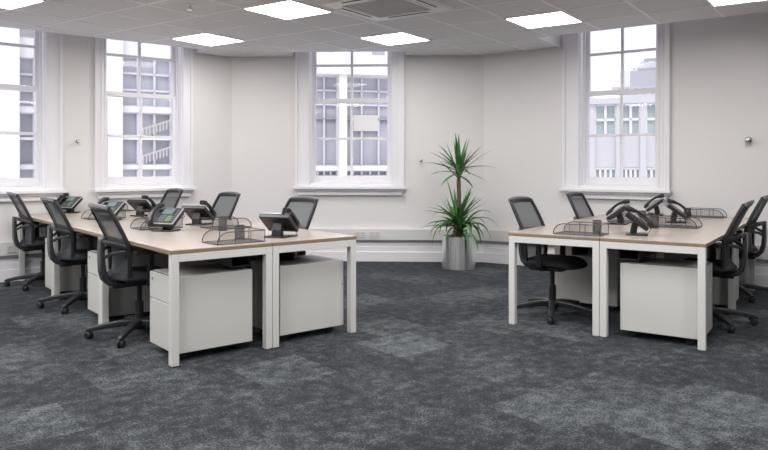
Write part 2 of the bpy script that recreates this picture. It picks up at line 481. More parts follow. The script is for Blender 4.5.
make_window(2, w1, 'white sash window above the six-desk bank')
make_window(3, w2, 'white sash window in the middle wall')
make_window(4, w3, 'white sash window behind the four-desk bank')

# ------------------------------------------------------------------ outside
def facade(name, label, origin, yaw, dist_note=None):
    return thing(name, label, 'building', origin, yaw)
class Fac:
    def __init__(s, px, Z, yaw):
        s.o = V(((px-CX)/F*Z, Z)); s.sd = V((math.cos(yaw), math.sin(yaw))); s.yaw = yaw
        s.w = Wall(s.o, s.sd)
    def S(s, px): return s.w.hit(px)
    def Zh(s, px, y):
        k = s.w.hit(px); p = s.w.pt(k); return CAMH+(HY-y)/F*p.y
def fac_window(root, s0, s1, z0, z1, nx, nz, glass, fr=0.06, dep=0.18, frame=None):
    b = MB()
    for i in range(nx+1):
        x = s0+(s1-s0)*i/nx; b.box(x-fr/2, x+fr/2, -0.02, 0.1, z0, z1)
    for j in range(nz+1):
        z = z0+(z1-z0)*j/nz; b.box(s0, s1, -0.02, 0.1, z-fr/2, z+fr/2)
    f = b.build('window', frame or M['ext_frame'], root)
    b = MB(); b.box(s0, s1, 0.1, 0.12, z0, z1); b.build('pane', glass, f)
    return f

# building opposite the left-hand windows: white end pier, grey glazed bays
fl = Fac(110, 19, math.radians(30))
r = thing('office_building', 'pale office building with grey glazing outside the windows over the six-desk bank', 'building', (fl.o.x, fl.o.y, 0), fl.yaw)
S = fl.S
b = MB()
zt = 3.9
b.box(S(-60), S(190), 0.3, 0.6, -3, 6.3)           # backing wall
b.box(S(-60), S(19), -0.3, 0.3, -3, 7); b.box(S(34), S(121), -0.3, 0.3, -3, 7)
b.box(S(170.5), S(200), -0.2, 0.3, -3, 7)
b.build('wall', M['ext_white'], r)
for x0, x1, n in ((19, 34, 1), (121, 170.5, 3)):
    s0, s1 = S(x0), S(x1)
    zz = lambda y: fl.Zh((x0+x1)/2, y)
    for ya, yb in ((113, 107), (169, 165), (58, 38), (140, 137.5)):
        b = MB(); b.box(s0, s1, -0.1, 0.3, zz(ya), zz(yb)); b.build('spandrel', M['ext_white'], r)
    fac_window(r, s0, s1, zz(107), zz(58), n, 3, M['ext_glass'])
    fac_window(r, s0, s1, zz(165), zz(113), n, 2, M['ext_glass_dark'])
    fac_window(r, s0, s1, zz(190), zz(169), n, 1, M['ext_glass'])
    if n == 3:
        # arched balcony rail seen across the street
        b = MB()
        for yy in (125, 152):
            pts = [(s0+(s1-s0)*(0.42+0.55*t), -0.12, zz(yy+9*(1-t)-5)) for t in [i/8 for i in range(9)]]
            b.sweep(pts, rect_sec(0.035, 0.035))
            for p in pts: b.box(p[0]-0.015, p[0]+0.015, -0.135, -0.105, p[2]-0.22, p[2])
        b.build('railing', M['ext_blind'], r)

# building opposite the middle window
fm = Fac(352, 20, math.radians(12))
r = thing('glazed_block', 'glazed white banded block outside the middle wall window', 'building', (fm.o.x, fm.o.y, 0), fm.yaw)
S = fm.S; zz = lambda y: fm.Zh(352, y)
b = MB()
b.box(S(290), S(420), 0.3, 0.6, -3, 9)
b.box(S(290), S(420), -0.6, 0.3, zz(77), zz(64)); b.box(S(290), S(420), -0.3, 0.3, zz(64), zz(56))
b.box(S(290), S(420), -0.2, 0.3, zz(56), 5.6)
b.box(S(290), S(420), -0.25, 0.3, zz(170.5), zz(166)); b.box(S(290), S(420), 0.0, 0.3, zz(190), zz(176))
b.build('wall', M['ext_white'], r)
b = MB(); b.box(S(337), S(344.5), -0.5, 0.1, -3, zz(77)); b.build('column', M['ext_white'], r)
b = MB(); b.box(S(371), S(383), -0.22, -0.2, zz(56.5), zz(50)); b.build('upper_window', M['ext_glass_dark'], r)
for x0, x1, n in ((298, 337, 3), (344.5, 412, 4)):
    fac_window(r, S(x0), S(x1), zz(119), zz(77), n, 3, M['ext_glass'], 0.05)
    fac_window(r, S(x0), S(x1), zz(166), zz(119), n, 1, M['ext_glass_dark'], 0.05)
    fac_window(r, S(x0), S(x1), zz(176), zz(170.5), n*2, 1, M['ext_glass_dark'], 0.05)
b = MB(); b.box(S(353), S(377.5), -0.06, -0.03, zz(131), zz(115)); b.build('blind', M['ext_blind'], r)

# building opposite the right-hand window, sky above it
fr_ = Fac(622, 22, math.radians(-18))
r = thing('brick_building', 'pale brick building with green tinted windows outside the four-desk bank window', 'building', (fr_.o.x, fr_.o.y, 0), fr_.yaw)
S = fr_.S; zz = lambda y: fr_.Zh(622, y)
b = MB()
b.box(S(540), S(720), 0.25, 0.5, -4, zz(96)); b.box(S(540), S(720), -0.25, 0.3, zz(104), zz(96))
b.box(S(540), S(720), -0.02, 0.3, zz(168), zz(135))
for x0, x1 in ((585, 595), (616, 621.5), (640, 646), (668, 690)): b.box(S(x0), S(x1), -0.12, 0.3, -4, zz(104))
b.box(S(612), S(720), 2.0, 3.0, 0, zz(80)); b.box(S(540), S(614), 2.2, 3.0, 0, zz(83))
b.build('wall', M['ext_brick'], r)
for x0, x1 in ((595, 616), (621.5, 640), (646, 668)):
    fac_window(r, S(x0), S(x1), zz(135), zz(104), 2, 2, M['ext_glass_green'], 0.08, frame=M['ext_white'])
    fac_window(r, S(x0), S(x1), zz(182), zz(168.5), 4, 1, M['ext_glass_green'], 0.07, frame=M['ext_white'])
b = MB()
for x in (621, 628, 636, 645, 653): b.tube([(S(x), 0.1, zz(96)), (S(x), 0.1, zz(88))], 0.05, 6)
b.build('roof_post', M['ext_grey'], r)
b = MB(); s0 = S(626); b.tube([(s0, 2.4, zz(83)), (s0, 2.4, zz(62))], 0.16, 8); b.build('chimney', M['ext_white'], r)
# stepped tower further off
ft = Fac(645, 40, math.radians(-25))
S = ft.S; zz = lambda y: ft.Zh(645, y)
r = thing('concrete_tower', 'stepped concrete tower block on the skyline above the brick building', 'building', (ft.o.x, ft.o.y, 0), ft.yaw)
b = MB(); b.box(S(630), S(668), 0, 3, -5, zz(70)); b.box(S(637), S(668), 0.3, 3, zz(70), zz(64)); b.box(S(643), S(668), 0.6, 3, zz(64), zz(57))
b.build('wall', M['ext_grey'], r)
b = MB(); b.box(S(633), S(668), -0.05, 0, zz(69), zz(67)); b.box(S(639), S(668), 0.25, 0.3, zz(63), zz(61)); b.build('window', M['ext_glass_dark'], r)

# ------------------------------------------------------------------ furniture frames
class Frame:
    def __init__(f, o, u): f.o = V(o); f.u = nrm(u); f.v = V((-f.u.y, f.u.x)); f.rot = math.atan2(f.u.y, f.u.x)
    def at(f, u, v, z=0.0): p = f.o+f.u*u+f.v*v; return V((p.x, p.y, z))
BL = Frame((-1.334, 4.367), (0.7745, 0.6326))
BR = Frame((0.998, 5.565), (0.8274, -0.5616))
DD, DL, DH, GAPV = 0.725, 1.42, 0.738, 1.42
W = 2*DD

# ---- desk: local x across the depth (user at -x), y along, origin at corner of the user's near end
def make_desk(label):
    r = thing('office_desk', label, 'desk', group='white leg bench desks')
    d0, d1, l0, l1 = 0.0, DD-0.002, 0.001, DL-0.001
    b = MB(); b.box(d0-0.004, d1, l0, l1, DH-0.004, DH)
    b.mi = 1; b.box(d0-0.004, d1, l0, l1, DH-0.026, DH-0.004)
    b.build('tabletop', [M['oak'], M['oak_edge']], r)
    LW = 0.05; zt = DH-0.027
    for x in (d0, d1-LW):
        for y in (l0, l1-LW):
            b = MB(); b.box(x, x+LW, y, y+LW, 0.006, zt)
            lg = b.build('leg', M['white_metal'], r, bevel=0.002)
            b = MB(); b.box(x+0.008, x+LW-0.008, y+0.008, y+LW-0.008, 0.0, 0.0065); b.build('foot', M['shade_and_foot'], lg)
    for y in (l0, l1-LW):
        b = MB(); b.box(d0+LW, d1-LW, y, y+LW, zt-0.05, zt); b.build('end_rail', M['white_metal'], r, bevel=0.002)
    for x in (d0+0.12, d1-0.09):
        b = MB(); b.box(x, x+0.04, l0+LW, l1-LW, zt-0.045, zt); b.build('long_rail', M['white_metal'], r)
    b = MB(); b.box(d1-0.25, d1-0.11, l0+0.12, l1-0.12, 0.575, 0.58)
    b.box(d1-0.25, d1-0.246, l0+0.12, l1-0.12, 0.58, 0.64); b.box(d1-0.114, d1-0.11, l0+0.12, l1-0.12, 0.58, 0.70)
    for y in (0.3, 0.7, 1.1): b.box(d1-0.25, d1-0.11, y, y+0.02, 0.64, zt)
    b.build('cable_tray', M['tray'], r)
    return r

# ---- pedestal: drawer front faces -x; origin centre of footprint
def make_pedestal(label):
    r = thing('pedestal_cabinet', label, 'drawer cabinet', group='white mobile pedestals under the desks')
    hx, hy, z0, z1 = 0.280, 0.215, 0.055, 0.552
    b = MB(); b.box(-hx+0.02, hx, -hy, hy, z0, z1)
    b.build('cabinet_body', M['ped'], r, bevel=0.004)
    zm = z0+0.31
    for za, zb, lock in ((zm+0.004, z1-0.006, True), (z0+0.002, zm-0.001, False)):
        b = MB(); b.box(-hx, -hx+0.021, -hy+0.001, hy-0.001, za, zb)
        d = b.build('drawer', M['ped'], r, bevel=0.003)
        b = MB(); b.box(-hx+0.012, -hx+0.0205, -hy+0.004, hy-0.004, zb, zb+0.004); b.build('finger_pull', M['dark_gap'], d)
        if lock:
            b = MB(); b.lathe([(0.0, -0.003), (0.011, -0.003), (0.011, 0.002)], 12, (-hx, hy-0.05, zb-0.045), axis='x'); b.build('lock', M['rail'], d)
    for x in (-0.2, 0.2):
        for y in (-0.15, 0.15):
            b = MB(); b.lathe([(0.0, -0.011), (0.022, -0.011), (0.025, -0.006), (0.025, 0.006), (0.022, 0.011), (0.0, 0.011)], 14, (x+0.012, y, 0.025), axis='y')
            b.box(x-0.02, x+0.022, y-0.014, y-0.0115, 0.02, 0.0555); b.box(x-0.02, x+0.022, y+0.0115, y+0.014, 0.02, 0.0555)
            b.build('caster', M['black'], r, smooth=False)
    return r

# ---- task chair facing +x
def chair_prof(t):
    """centre line of the backrest, t = 0 bottom .. 1 top: (x, z)"""
    z = 0.475+0.490*t
    x = -0.175-0.012*t if t < 0.42 else -0.180-0.134*((t-0.42)/0.58)**1.12
    return x, z
def make_chair(label):
    r = thing('office_chair', label, 'chair', group='black mesh office chairs at the desks')
    # star base
    b = MB(); R = 0.35
    b.lathe([(0.0, 0.055), (0.042, 0.055), (0.05, 0.08), (0.045, 0.125), (0.03, 0.135), (0.0, 0.135)], 18)
    for k in range(5):
        a = 2*PI*k/5+0.25; c, s = math.cos(a), math.sin(a)
        pts = [(c*q, s*q, z) for q, z in ((0.02, 0.105), (0.12, 0.105), (0.24, 0.090), (R, 0.068), (R+0.02, 0.060))]
        b.sweep(pts, rrect_sec(0.054, 0.042, 0.010, 2), scales=[(1.15, 1.25), (1.05, 1.1), (0.85, 0.9), (0.65, 0.75), (0.4, 0.5)])
    b.build('star_base', M['black2'], r)
    for k in range(5):
        a = 2*PI*k/5+0.25; c, s = math.cos(a), math.sin(a)
        b = MB()
        b.lathe([(0.0, -0.024), (0.022, -0.024), (0.028, -0.017), (0.028, -0.005), (0.012, -0.004), (0.012, 0.004), (0.028, 0.005), (0.028, 0.017), (0.022, 0.024), (0.0, 0.024)], 14, (0, 0, 0.028), axis='y')
        b.lathe([(0.0, 0.03), (0.010, 0.03), (0.010, 0.062), (0.0, 0.062)], 8, (0.014, 0, 0))
        b.sweep([(-0.022, 0, 0.045), (-0.004, 0, 0.060), (0.020, 0, 0.056), (0.028, 0, 0.036)], rect_sec(0.030, 0.007), up=(0, 1, 0.001), scales=None)
        b.xform(Matrix.Translation((c*R, s*R, 0)) @ Matrix.Rotation(a+0.9+k*0.7, 4, 'Z'))
        b.build('caster', M['black'], r)
    b = MB(); b.lathe([(0.0, 0.12), (0.03, 0.12), (0.03, 0.26), (0.018, 0.262), (0.018, 0.40), (0.0, 0.40)], 16); b.build('gas_column', M['black'], r, smooth=False)
    # mechanism
    b = MB(); b.box(-0.12, 0.11, -0.075, 0.075, 0.385, 0.425); b.box(-0.2, -0.1, -0.03, 0.03, 0.375, 0.41); b.box(-0.02, 0.14, -0.16, 0.16, 0.41, 0.43)
    b.tube([(0.05, -0.07, 0.40), (0.06, -0.20, 0.385), (0.06, -0.25, 0.385)], 0.007, 6); b.tube([(-0.03, 0.07, 0.40), (-0.03, 0.2, 0.385), (-0.03, 0.24, 0.385)], 0.007, 6)
    b.build('tilt_mechanism', M['black'], r, bevel=0.006)
    # seat cushion
    b = MB()
    nu, nv = 14, 12
    def seat_pt(i, j, top):
        u = -1+2*i/nu; v = -1+2*j/nv
        # rounded-square footprint
        x = u*math.sqrt(max(0, 1-0.30*v*v)); y = v*math.sqrt(max(0, 1-0.22*u*u))
        e = max(abs(u), abs(v)); k = (1-e**4)
        z = (0.462+0.046*k**0.5) if top else (0.462-0.032*k**0.5)
        z -= 0.030*max(0, u-0.55)/0.45*(1 if top else 0.6)
        z -= 0.008*(1-v*v)*(1 if top else 0)
        return V((0.025+x*0.245, y*0.245, z))
    gt = [[b.bm.verts.new(seat_pt(i, j, True)) for j in range(nv+1)] for i in range(nu+1)]
    gu = [[gt[i][j] if (i in (0, nu) or j in (0, nv)) else b.bm.verts.new(seat_pt(i, j, False)) for j in range(nv+1)] for i in range(nu+1)]
    for i in range(nu):
        for j in range(nv):
            b.face([gt[i][j], gt[i+1][j], gt[i+1][j+1], gt[i][j+1]]); b.face([gu[i][j], gu[i][j+1], gu[i+1][j+1], gu[i+1][j]])
    b.build('seat', M['seat'], r, smooth=True)
    # backrest: frame loop, cross bar, mesh
    hw = lambda t: 0.208+0.020*math.sin(PI*min(1, t*0.9))-0.006*max(0, t-0.9)/0.1
    bow = lambda v: 0.030*(v*v)           # edges wrap forward
    root_b = None
    b = MB(); T = [i/16 for i in range(17)]
    for sg in (-1, 1):
        b.sweep([(chair_prof(t)[0]+bow(1), sg*hw(t), chair_prof(t)[1]) for t in T], rrect_sec(0.030, 0.024, 0.008, 2), up=(0, 1, 0), scales=[1.0]*17)
    for t, wd in ((0.0, 0.026), (0.44, 0.030), (1.0, 0.036)):
        pts = [(chair_prof(t)[0]+bow(v), v*hw(t), chair_prof(t)[1]+(0.006*(1-v*v) if t == 1 else 0)) for v in [-1+i/5 for i in range(11)]]
        b.sweep(pts, rrect_sec(wd, 0.024, 0.008, 2), up=(1, 0, 0))
    fb = b.build('back_frame', M['black'], r, smooth=False)
    b = MB()
    x1, z1 = chair_prof(1.0)
    b.sweep([(x1-0.018+bow(v), v*(hw(1.0)+0.004), z1+0.012+0.012*(1-v*v)) for v in [-1+i/5 for i in range(11)]], rrect_sec(0.030, 0.014, 0.006, 2), up=(1, 0, 0))
    b.build('top_rail', M['rail'], fb)
    b = MB()
    b.grid(lambda u, v: V((chair_prof(0.46+0.53*u)[0]+bow(2*v-1)-0.004, (2*v-1)*hw(0.46+0.53*u), chair_prof(0.46+0.53*u)[1])), 12, 8)
    b.build('mesh_back', M['mesh'], r, smooth=True)
    b = MB()
    b.grid(lambda u, v: V((chair_prof(0.02+0.40*u)[0]+bow(2*v-1)+0.012*math.sin(PI*u), (2*v-1)*(hw(0.4*u)-0.01), chair_prof(0.02+0.40*u)[1])), 8, 8)
    b.build('lumbar_mesh', M['mesh'], r, smooth=True)
    # J spine with Y arms
    b = MB()
    pts = [(-0.274, 0, 0.742), (-0.276, 0, 0.735), (-0.278, 0, 0.66), (-0.276, 0, 0.58), (-0.270, 0, 0.51), (-0.254, 0, 0.455), (-0.22, 0, 0.420), (-0.16, 0, 0.405), (-0.06, 0, 0.402)]
    b.sweep(pts, rrect_sec(0.034, 0.10, 0.012, 2), up=(0, 1, 0), scales=[(0.6, 0.75), (0.95, 0.9), (0.95, 0.95), (1.0, 1.0), (1.15, 1.0), (1.3, 1.0), (1.3, 1.0), (1.1, 0.95), (1.0, 0.9)])
    for sg in (-1, 1):
        t = 0.44; x, z = chair_prof(t); y = sg*hw(t)
        b.sweep([(-0.275, sg*0.02, 0.725), (-0.25, sg*0.11, 0.718), (x+bow(1)-0.005, y, z)], rrect_sec(0.026, 0.030, 0.008, 2))
        t = 0.22; x, z = chair_prof(t); y = sg*hw(t)
        b.sweep([(-0.276, sg*0.02, 0.60), (-0.245, sg*0.10, 0.635), (chair_prof(0.38)[0]+0.012, sg*hw(0.38)*0.97, chair_prof(0.38)[1])], rrect_sec(0.020, 0.024, 0.006, 2))
    b.build('spine', M['black2'], r)
    # arm rests
    for sg in (-1, 1):
        b = MB()
        b.sweep([(0.0, sg*0.16, 0.418), (-0.005, sg*0.235, 0.42), (-0.01, sg*0.268, 0.45), (-0.012, sg*0.272, 0.52), (-0.01, sg*0.272, 0.645)], rrect_sec(0.055, 0.026, 0.009, 2), up=(1, 0, 0.02) if False else (0.02, sg, 0.01), scales=[(0.8, 1.0), (0.85, 1.0), (0.9, 1.0), (0.9, 1.0), (0.75, 1.0)])
        ar = b.build('armrest', M['black'], r)
        b = MB(); b.box(-0.13, 0.10, sg*0.272-0.038, sg*0.272+0.038, 0.642, 0.668); b.build('arm_pad', M['black2'], ar, bevel=0.010, seg=3)
    return r

# ---- desk phone; user sits at -x
def make_phone(label):
    r = thing('desk_phone', label, 'telephone', group='black desk phones')
    b = MB(); b.box(-0.085, 0.075, -0.085, 0.085, 0.0, 0.012)
    b.build('base', M['phone'], r, bevel=0.004)
    b = MB(); b.sweep([(0.02, 0, 0.010), (0.015, 0, 0.05), (0.0, 0, 0.10)], rrect_sec(0.080, 0.050, 0.008, 2), up=(1, 0, 0)); b.build('stand', M['phone'], r)
    T = Matrix.Translation((-0.015, 0, 0.122)) @ Matrix.Rotation(math.radians(-36), 4, 'Y')
    # panel frame: x' along the slope (up = +), y across, z' normal (towards the user)
    b = MB(); b.box(-0.100, 0.100, -0.125, 0.125, -0.036, -0.004); b.xform(T); b.build('casing', M['phone'], r, bevel=0.008, seg=3)
    b = MB(); b.box(-0.100, 0.100, -0.125, 0.058, -0.004, 0.006); b.xform(T); b.build('face_plate', M['phone_silver'], r, bevel=0.004)
    b = MB(); b.box(-0.09, 0.092, -0.112, 0.050, 0.006, 0.009); b.xform(T); b.build('fascia', M['phone'], r)
    b = MB(); b.box(0.012, 0.084, -0.060, 0.040, 0.009, 0.0105); b.xform(T); b.build('screen', M['screen'], r)
    b = MB()
    for i in range(4):
        for j in range(3):
            x = -0.078+i*0.020; y = -0.015+j*0.022; b.box(x, x+0.013, y-0.008, y+0.008, 0.009, 0.012)
    b.xform(T); b.build('keypad', M['key'], r)
    b = MB()
    for i in range(6):
        x = -0.075+i*0.026; b.box(x, x+0.014, -0.105, -0.088, 0.009, 0.0115)
    b.xform(T); b.build('line_keys', M['key'], r)
    b = MB(); b.box(-0.078, -0.005, -0.08, -0.032, 0.009, 0.011); b.xform(T); b.build('key_strip', M['green'], r)
    b = MB()
    pts = []
    for i in range(13):
        t = i/12; x = -0.115+0.24*t; z = 0.014+0.036*math.sin(PI*t)**0.8
        pts.append((x, 0.093, z))
    sc = [(0.9, 1.3), (1.15, 1.5), (1.15, 1.35), (0.95, 1.0), (0.8, 0.85), (0.75, 0.8), (0.75, 0.8), (0.75, 0.8), (0.8, 0.85), (0.95, 1.0), (1.15, 1.35), (1.15, 1.5), (0.9, 1.3)]
    b.sweep(pts, rrect_sec(0.048, 0.028, 0.010, 3), scales=sc); b.xform(T); b.build('handset', M['phone'], r)
    b = MB(); p0 = T @ V((-0.115, 0.093, 0.0))
    pts = []
    for i in range(40):
        t = i/39; a = t*2*PI*9
        q = p0.lerp(V((0.03, 0.09, 0.02)), t); q.z = max(0.012, q.z-0.05*math.sin(PI*t)); q.y += 0.03*math.sin(PI*t)
        pts.append(q+V((0, 0.007*math.cos(a), 0.007*math.sin(a))))
    b.tube(pts, 0.0022, 5); b.build('coiled_cord', M['black'], r)
    return r

# ---- wire letter tray, open curved front at -x; origin = front near corner
def make_tray(label):
    r = thing('letter_tray', label, 'letter tray', group='black wire letter trays on the desks')
    Lx, Wy, Hz = 0.36, 0.235, 0.085
    prof = [(0.0, 0.006)]+[(0.085*(1-math.cos(a)), 0.012+(Hz-0.012)*math.sin(a)) for a in [PI/2*i/8 for i in range(9)]]+[(0.2, Hz), (Lx, Hz)]
    b = MB()
    for y in (0.0, Wy):
        b.tube([(x, y, z) for x, z in prof], 0.0035, 6)
        for x in (0.13, 0.25, Lx): b.tube([(x, y, 0.004), (x, y, Hz)], 0.0025, 6)
        b.tube([(0, y, 0.005), (Lx, y, 0.005)], 0.003, 6)
    b.tube([(Lx, 0, Hz), (Lx, Wy, Hz)], 0.0035, 6); b.tube([(Lx, 0, 0.005), (Lx, Wy, 0.005)], 0.003, 6); b.tube([(0, 0, 0.005), (0, Wy, 0.005)], 0.003, 6)
    b.build('wire_rim', M['wire'], r)
    b = MB()
    b.mi = 1; b.quad([(0, 0, 0.006), (Lx, 0, 0.006), (Lx, Wy, 0.006), (0, Wy, 0.006)]); b.mi = 0
    b.quad([(Lx, 0, 0.006), (Lx, 0, Hz), (Lx, Wy, Hz), (Lx, Wy, 0.006)])
    for y in (0.0, Wy):
        vs = [(x, y, z) for x, z in prof]+[(Lx, y, 0.006)]
        b.face([b.bm.verts.new(p) for p in vs])
    b.build('mesh_basket', [M['perf'], M['perf_floor']], r)
    return r
def make_cup(label):
    r = thing('pen_cup', label, 'pen pot', group='black mesh pen pots on the desks')
    b = MB()
    for nm, z in (('base_ring', 0.003), ('rim', 0.10)):
        b = MB(); b.tube([(0.036*math.cos(a), 0.036*math.sin(a), z) for a in [2*PI*i/24 for i in range(24)]], 0.003, 6, closed=True); b.build(nm, M['wire'], r)
    b = MB(); b.lathe([(0.0, 0.003), (0.035, 0.003), (0.035, 0.10)], 24)
    me_ = b.bm
    top = [f for f in me_.faces if len(f.verts) == 24 and min(v.co.z for v in f.verts) > 0.05]
    bmesh.ops.delete(me_, geom=top, context='FACES_ONLY')
    b.build('mesh_body', M['perf_floor'], r, smooth=False)
    return r

# ------------------------------------------------------------------ placing the two banks
first = {}
def put(kind, maker, loc, rotz, label):
    if kind not in first:
        o = maker(label); o.location = loc; o.rotation_euler = (0, 0, rotz); first[kind] = o; return o
    return dup(first[kind], loc, rotz, label)

spots3 = ['open carpet end', 'middle place', 'window end']
spots2 = ['open carpet end', 'window end']
def bank(fr, n, bname, outer_name, inner_name, spots, plant_outer):
    th = fr.rot
    for k in range(n):
        v0 = k*GAPV; sp = spots[k]
        # outer row: users on the -u side
        rows = ((outer_name, False), (inner_name, True))
        for rn, flip in rows:
            rot = th+(PI if flip else 0)
            j = (lambda k2: k2)
            # local coordinates in the row: x from the user's edge, y from the open carpet end
            def pos(x, y, z=0.0, v0=v0, flip=flip): return fr.at(W-x if flip else x, v0+y, z)
            where = ', %s of the %s-desk bank, %s' % (rn, bname, sp)
            o = pos(0, DL if flip else 0)
            put('desk', make_desk, o, rot, 'oak topped white desk'+where)
            special = (plant_outer and not flip and k >= 0)
            # pedestal
            py = 1.14 if special else 0.302
            px_ = 0.055+0.280
            put('ped', make_pedestal, pos(px_-(0.018 if plant_outer else 0), py), rot, 'white drawer pedestal'+where)
            cy, cx = (0.53, 0.165) if special else (0.965, 0.145)
            jr = random.uniform(-0.03, 0.03)
            if plant_outer and flip: cx = 0.150
            ch = put('chair', make_chair, pos(cx, cy), rot+jr, 'black mesh office chair'+where)
            turn = -0.22 if special else (0.0 if not flip else (-0.56 if plant_outer else random.uniform(-0.6, 0.6)))
            for c in kids(ch):
                if c.name.startswith(('star_base', 'caster')): c.rotation_euler.z = turn
            # phone, tray, pen pot on the top
            fy = 0.30 if flip else 1.33
            fx = 0.50
            if plant_outer and flip: fx, fy = 0.56, 0.39
            put('phone', make_phone, pos(fx, fy, DH), rot+random.uniform(-0.06, 0.06)+((0.25 if flip else 0.08) if plant_outer else (0.55 if flip else 0.62)), 'black desk phone'+where)
            if flip:
                # tray: local y runs the other way
                put('tray', make_tray, pos(0.26, 1.40, DH), rot, 'black wire letter tray'+where)
                put('cup', make_cup, pos(0.58, 1.06, DH), rot, 'black mesh pen pot'+where)
            else:
                put('tray', make_tray, pos(0.345, 0.072, DH), rot, 'black wire letter tray'+where)
                put('cup', make_cup, pos(0.60 if plant_outer else 0.655, 0.35, DH), rot, 'black mesh pen pot'+where)
bank(BL, 3, 'six', 'far side row', 'plant side row', spots3, False)
bank(BR, 2, 'four', 'plant side row', 'far side row', spots2, True)

# ------------------------------------------------------------------ plant
rp = thing('potted_yucca', 'tall green yucca in a brushed steel pot by the middle wall', 'plant', (0.925, 8.62, 0))
b = MB(); b.lathe([(0.0, 0.0), (0.20, 0.0), (0.208, 0.006), (0.208, 0.405), (0.198, 0.409), (0.192, 0.405), (0.192, 0.34)], 48)
bm_ = b.bm
top = [f for f in bm_.faces if len(f.verts) == 48 and f.calc_center_median().z > 0.2]
bmesh.ops.delete(bm_, geom=top, context='FACES_ONLY')
po = b.build('pot', M['steel'], rp, smooth=True)
po.modifiers.new('edges', 'EDGE_SPLIT').split_angle = math.radians(35)
b = MB(); b.lathe([(0.193, 0.36), (0.12, 0.372), (0.0, 0.378)], 24)
b.build('soil', M['soil'], rp)
rng = random.Random(11)
def trunk(pts, r0):
    b = MB(); n = 14; P = []; S_ = []
    for i in range(n):
        t = i/(n-1); q = V(pts[0]).lerp(V(pts[1]), t)
        P.append(q); S_.append((1.0 if i % 2 else 0.88)*(1.05-0.15*t))
    b.sweep(P, round_sec(r0, 10), scales=S_); b.build('trunk', M['bark'], rp)
trunk([(0.015, 0.0, 0.36), (0.0, 0, 1.17)], 0.030)
trunk([(-0.06, -0.05, 0.36), (-0.03, -0.06, 0.56)], 0.032)
def crown(c, n, length, elev, mats, bend=1.0, wid=0.030):
    b = MB(); c = V(c)
    for i in range(n):
        az = i*2.39996+rng.uniform(-0.3, 0.3)
        el = math.radians(rng.uniform(*elev)); L_ = length*rng.uniform(0.72, 1.1)
        d = V((math.cos(az)*math.cos(el), math.sin(az)*math.cos(el), math.sin(el)))
        p = c+V((math.cos(az)*0.02, math.sin(az)*0.02, rng.uniform(-0.10, 0.05)))
        sd = d.cross(V((0, 0, 1)))
        sd = sd.normalized() if sd.length > 1e-3 else V((1, 0, 0))
        segs = 8; rows = []
        b.mi = 0 if rng.random() < 0.6 else 1
        droop = rng.uniform(0.5, 1.3)*bend*(1.0-math.sin(el)*0.75)
        for k in range(segs+1):
            t = k/segs
            wv = wid*(0.55+1.0*t if t < 0.3 else 0.85*(1-((t-0.3)/0.7)**1.7))*0.62
            upn = sd.cross(d).normalized()
            rows.append([b.bm.verts.new(p-sd*wv+upn*wv*0.35), b.bm.verts.new(p), b.bm.verts.new(p+sd*wv+upn*wv*0.35)])
            d = (d+V((0, 0, -1))*droop*0.16*t).normalized()
            p = p+d*(L_/segs)
        for k in range(segs):
            for m in (0, 1): b.face([rows[k][m], rows[k][m+1], rows[k+1][m+1], rows[k+1][m]])
    return b.build('foliage', mats, rp, smooth=True)
crown((0.0, 0, 1.22), 38, 0.46, (-20, 85), [M['leaf'], M['leaf2']], 0.7, 0.044)
crown((-0.02, -0.05, 0.60), 36, 0.47, (0, 84), [M['leaf'], M['leaf2']], 0.9, 0.048)
crown((0.02, -0.06, 0.52), 30, 0.50, (15, 60), [M['leaf2'], M['leaf']], 7.5, 0.050)

# ------------------------------------------------------------------ wall fittings
sock_group = 'white double sockets on the trunking'
def socket(w, s, label):
    r = thing('wall_socket', label, 'socket', w.pt(s, -0.060, 0.362), w.rot, sock_group)
    b = MB(); b.box(-0.073, 0.073, -0.010, 0.0, -0.043, 0.043); b.build('face_plate', M['socket'], r, bevel=0.004)
    b = MB()
    for x in (-0.036, 0.036):
        b.box(x-0.004, x+0.004, -0.0108, -0.0098, 0.008, 0.022)
        b.box(x-0.016, x-0.007, -0.0108, -0.0098, -0.018, -0.012); b.box(x+0.007, x+0.016, -0.0108, -0.0098, -0.018, -0.012)
    b.build('pin_holes', M['dark_gap'], r)
    for x in (-0.012, 0.012):
        b = MB(); b.box(x-0.007, x+0.007, -0.014, -0.009, 0.024, 0.037); b.build('rocker_switch', M['socket'], r)
socket(WB, WB.hit(360.5), 'white double socket on middle wall trunking, nearer the six-desk bank')
socket(WB, WB.hit(375), 'white double socket on middle wall trunking, nearer the plant')
socket(WL, WL.hit(12), 'white double socket on trunking under the window at the picture edge')
knob_group = 'small round metal wall knobs'
def knob(w, px, py, label, sz=1.0):
    s = w.hit(px); p = w.pt(s); z = CAMH+(HY-py)/F*p.y
    r = thing('round_wall_fitting', label, 'wall fitting', (p.x, p.y, z), w.rot, knob_group)
    b = MB(); b.lathe([(0.0, 0.0), (0.028*sz, 0.0), (0.028*sz, -0.006), (0.010*sz, -0.010), (0.0, -0.010)], 16, axis='y'); b.build('back_plate', M['trim'], r)
    b = MB(); b.lathe([(0.010*sz, -0.008), (0.012*sz, -0.03), (0.030*sz, -0.038), (0.036*sz, -0.052), (0.028*sz, -0.068), (0.0, -0.074)], 18, axis='y'); b.build('knob', M['chrome'], r, smooth=True)
knob(WR, 749, 140.5, 'round metal knob on the wall beside the four-desk bank window', 1.05)
knob(WB, 421, 160.5, 'small round knob on the middle wall beside the tall plant', 0.6)
knob(WL, 76, 141.5, 'small round knob on the wall between two windows', 0.6)

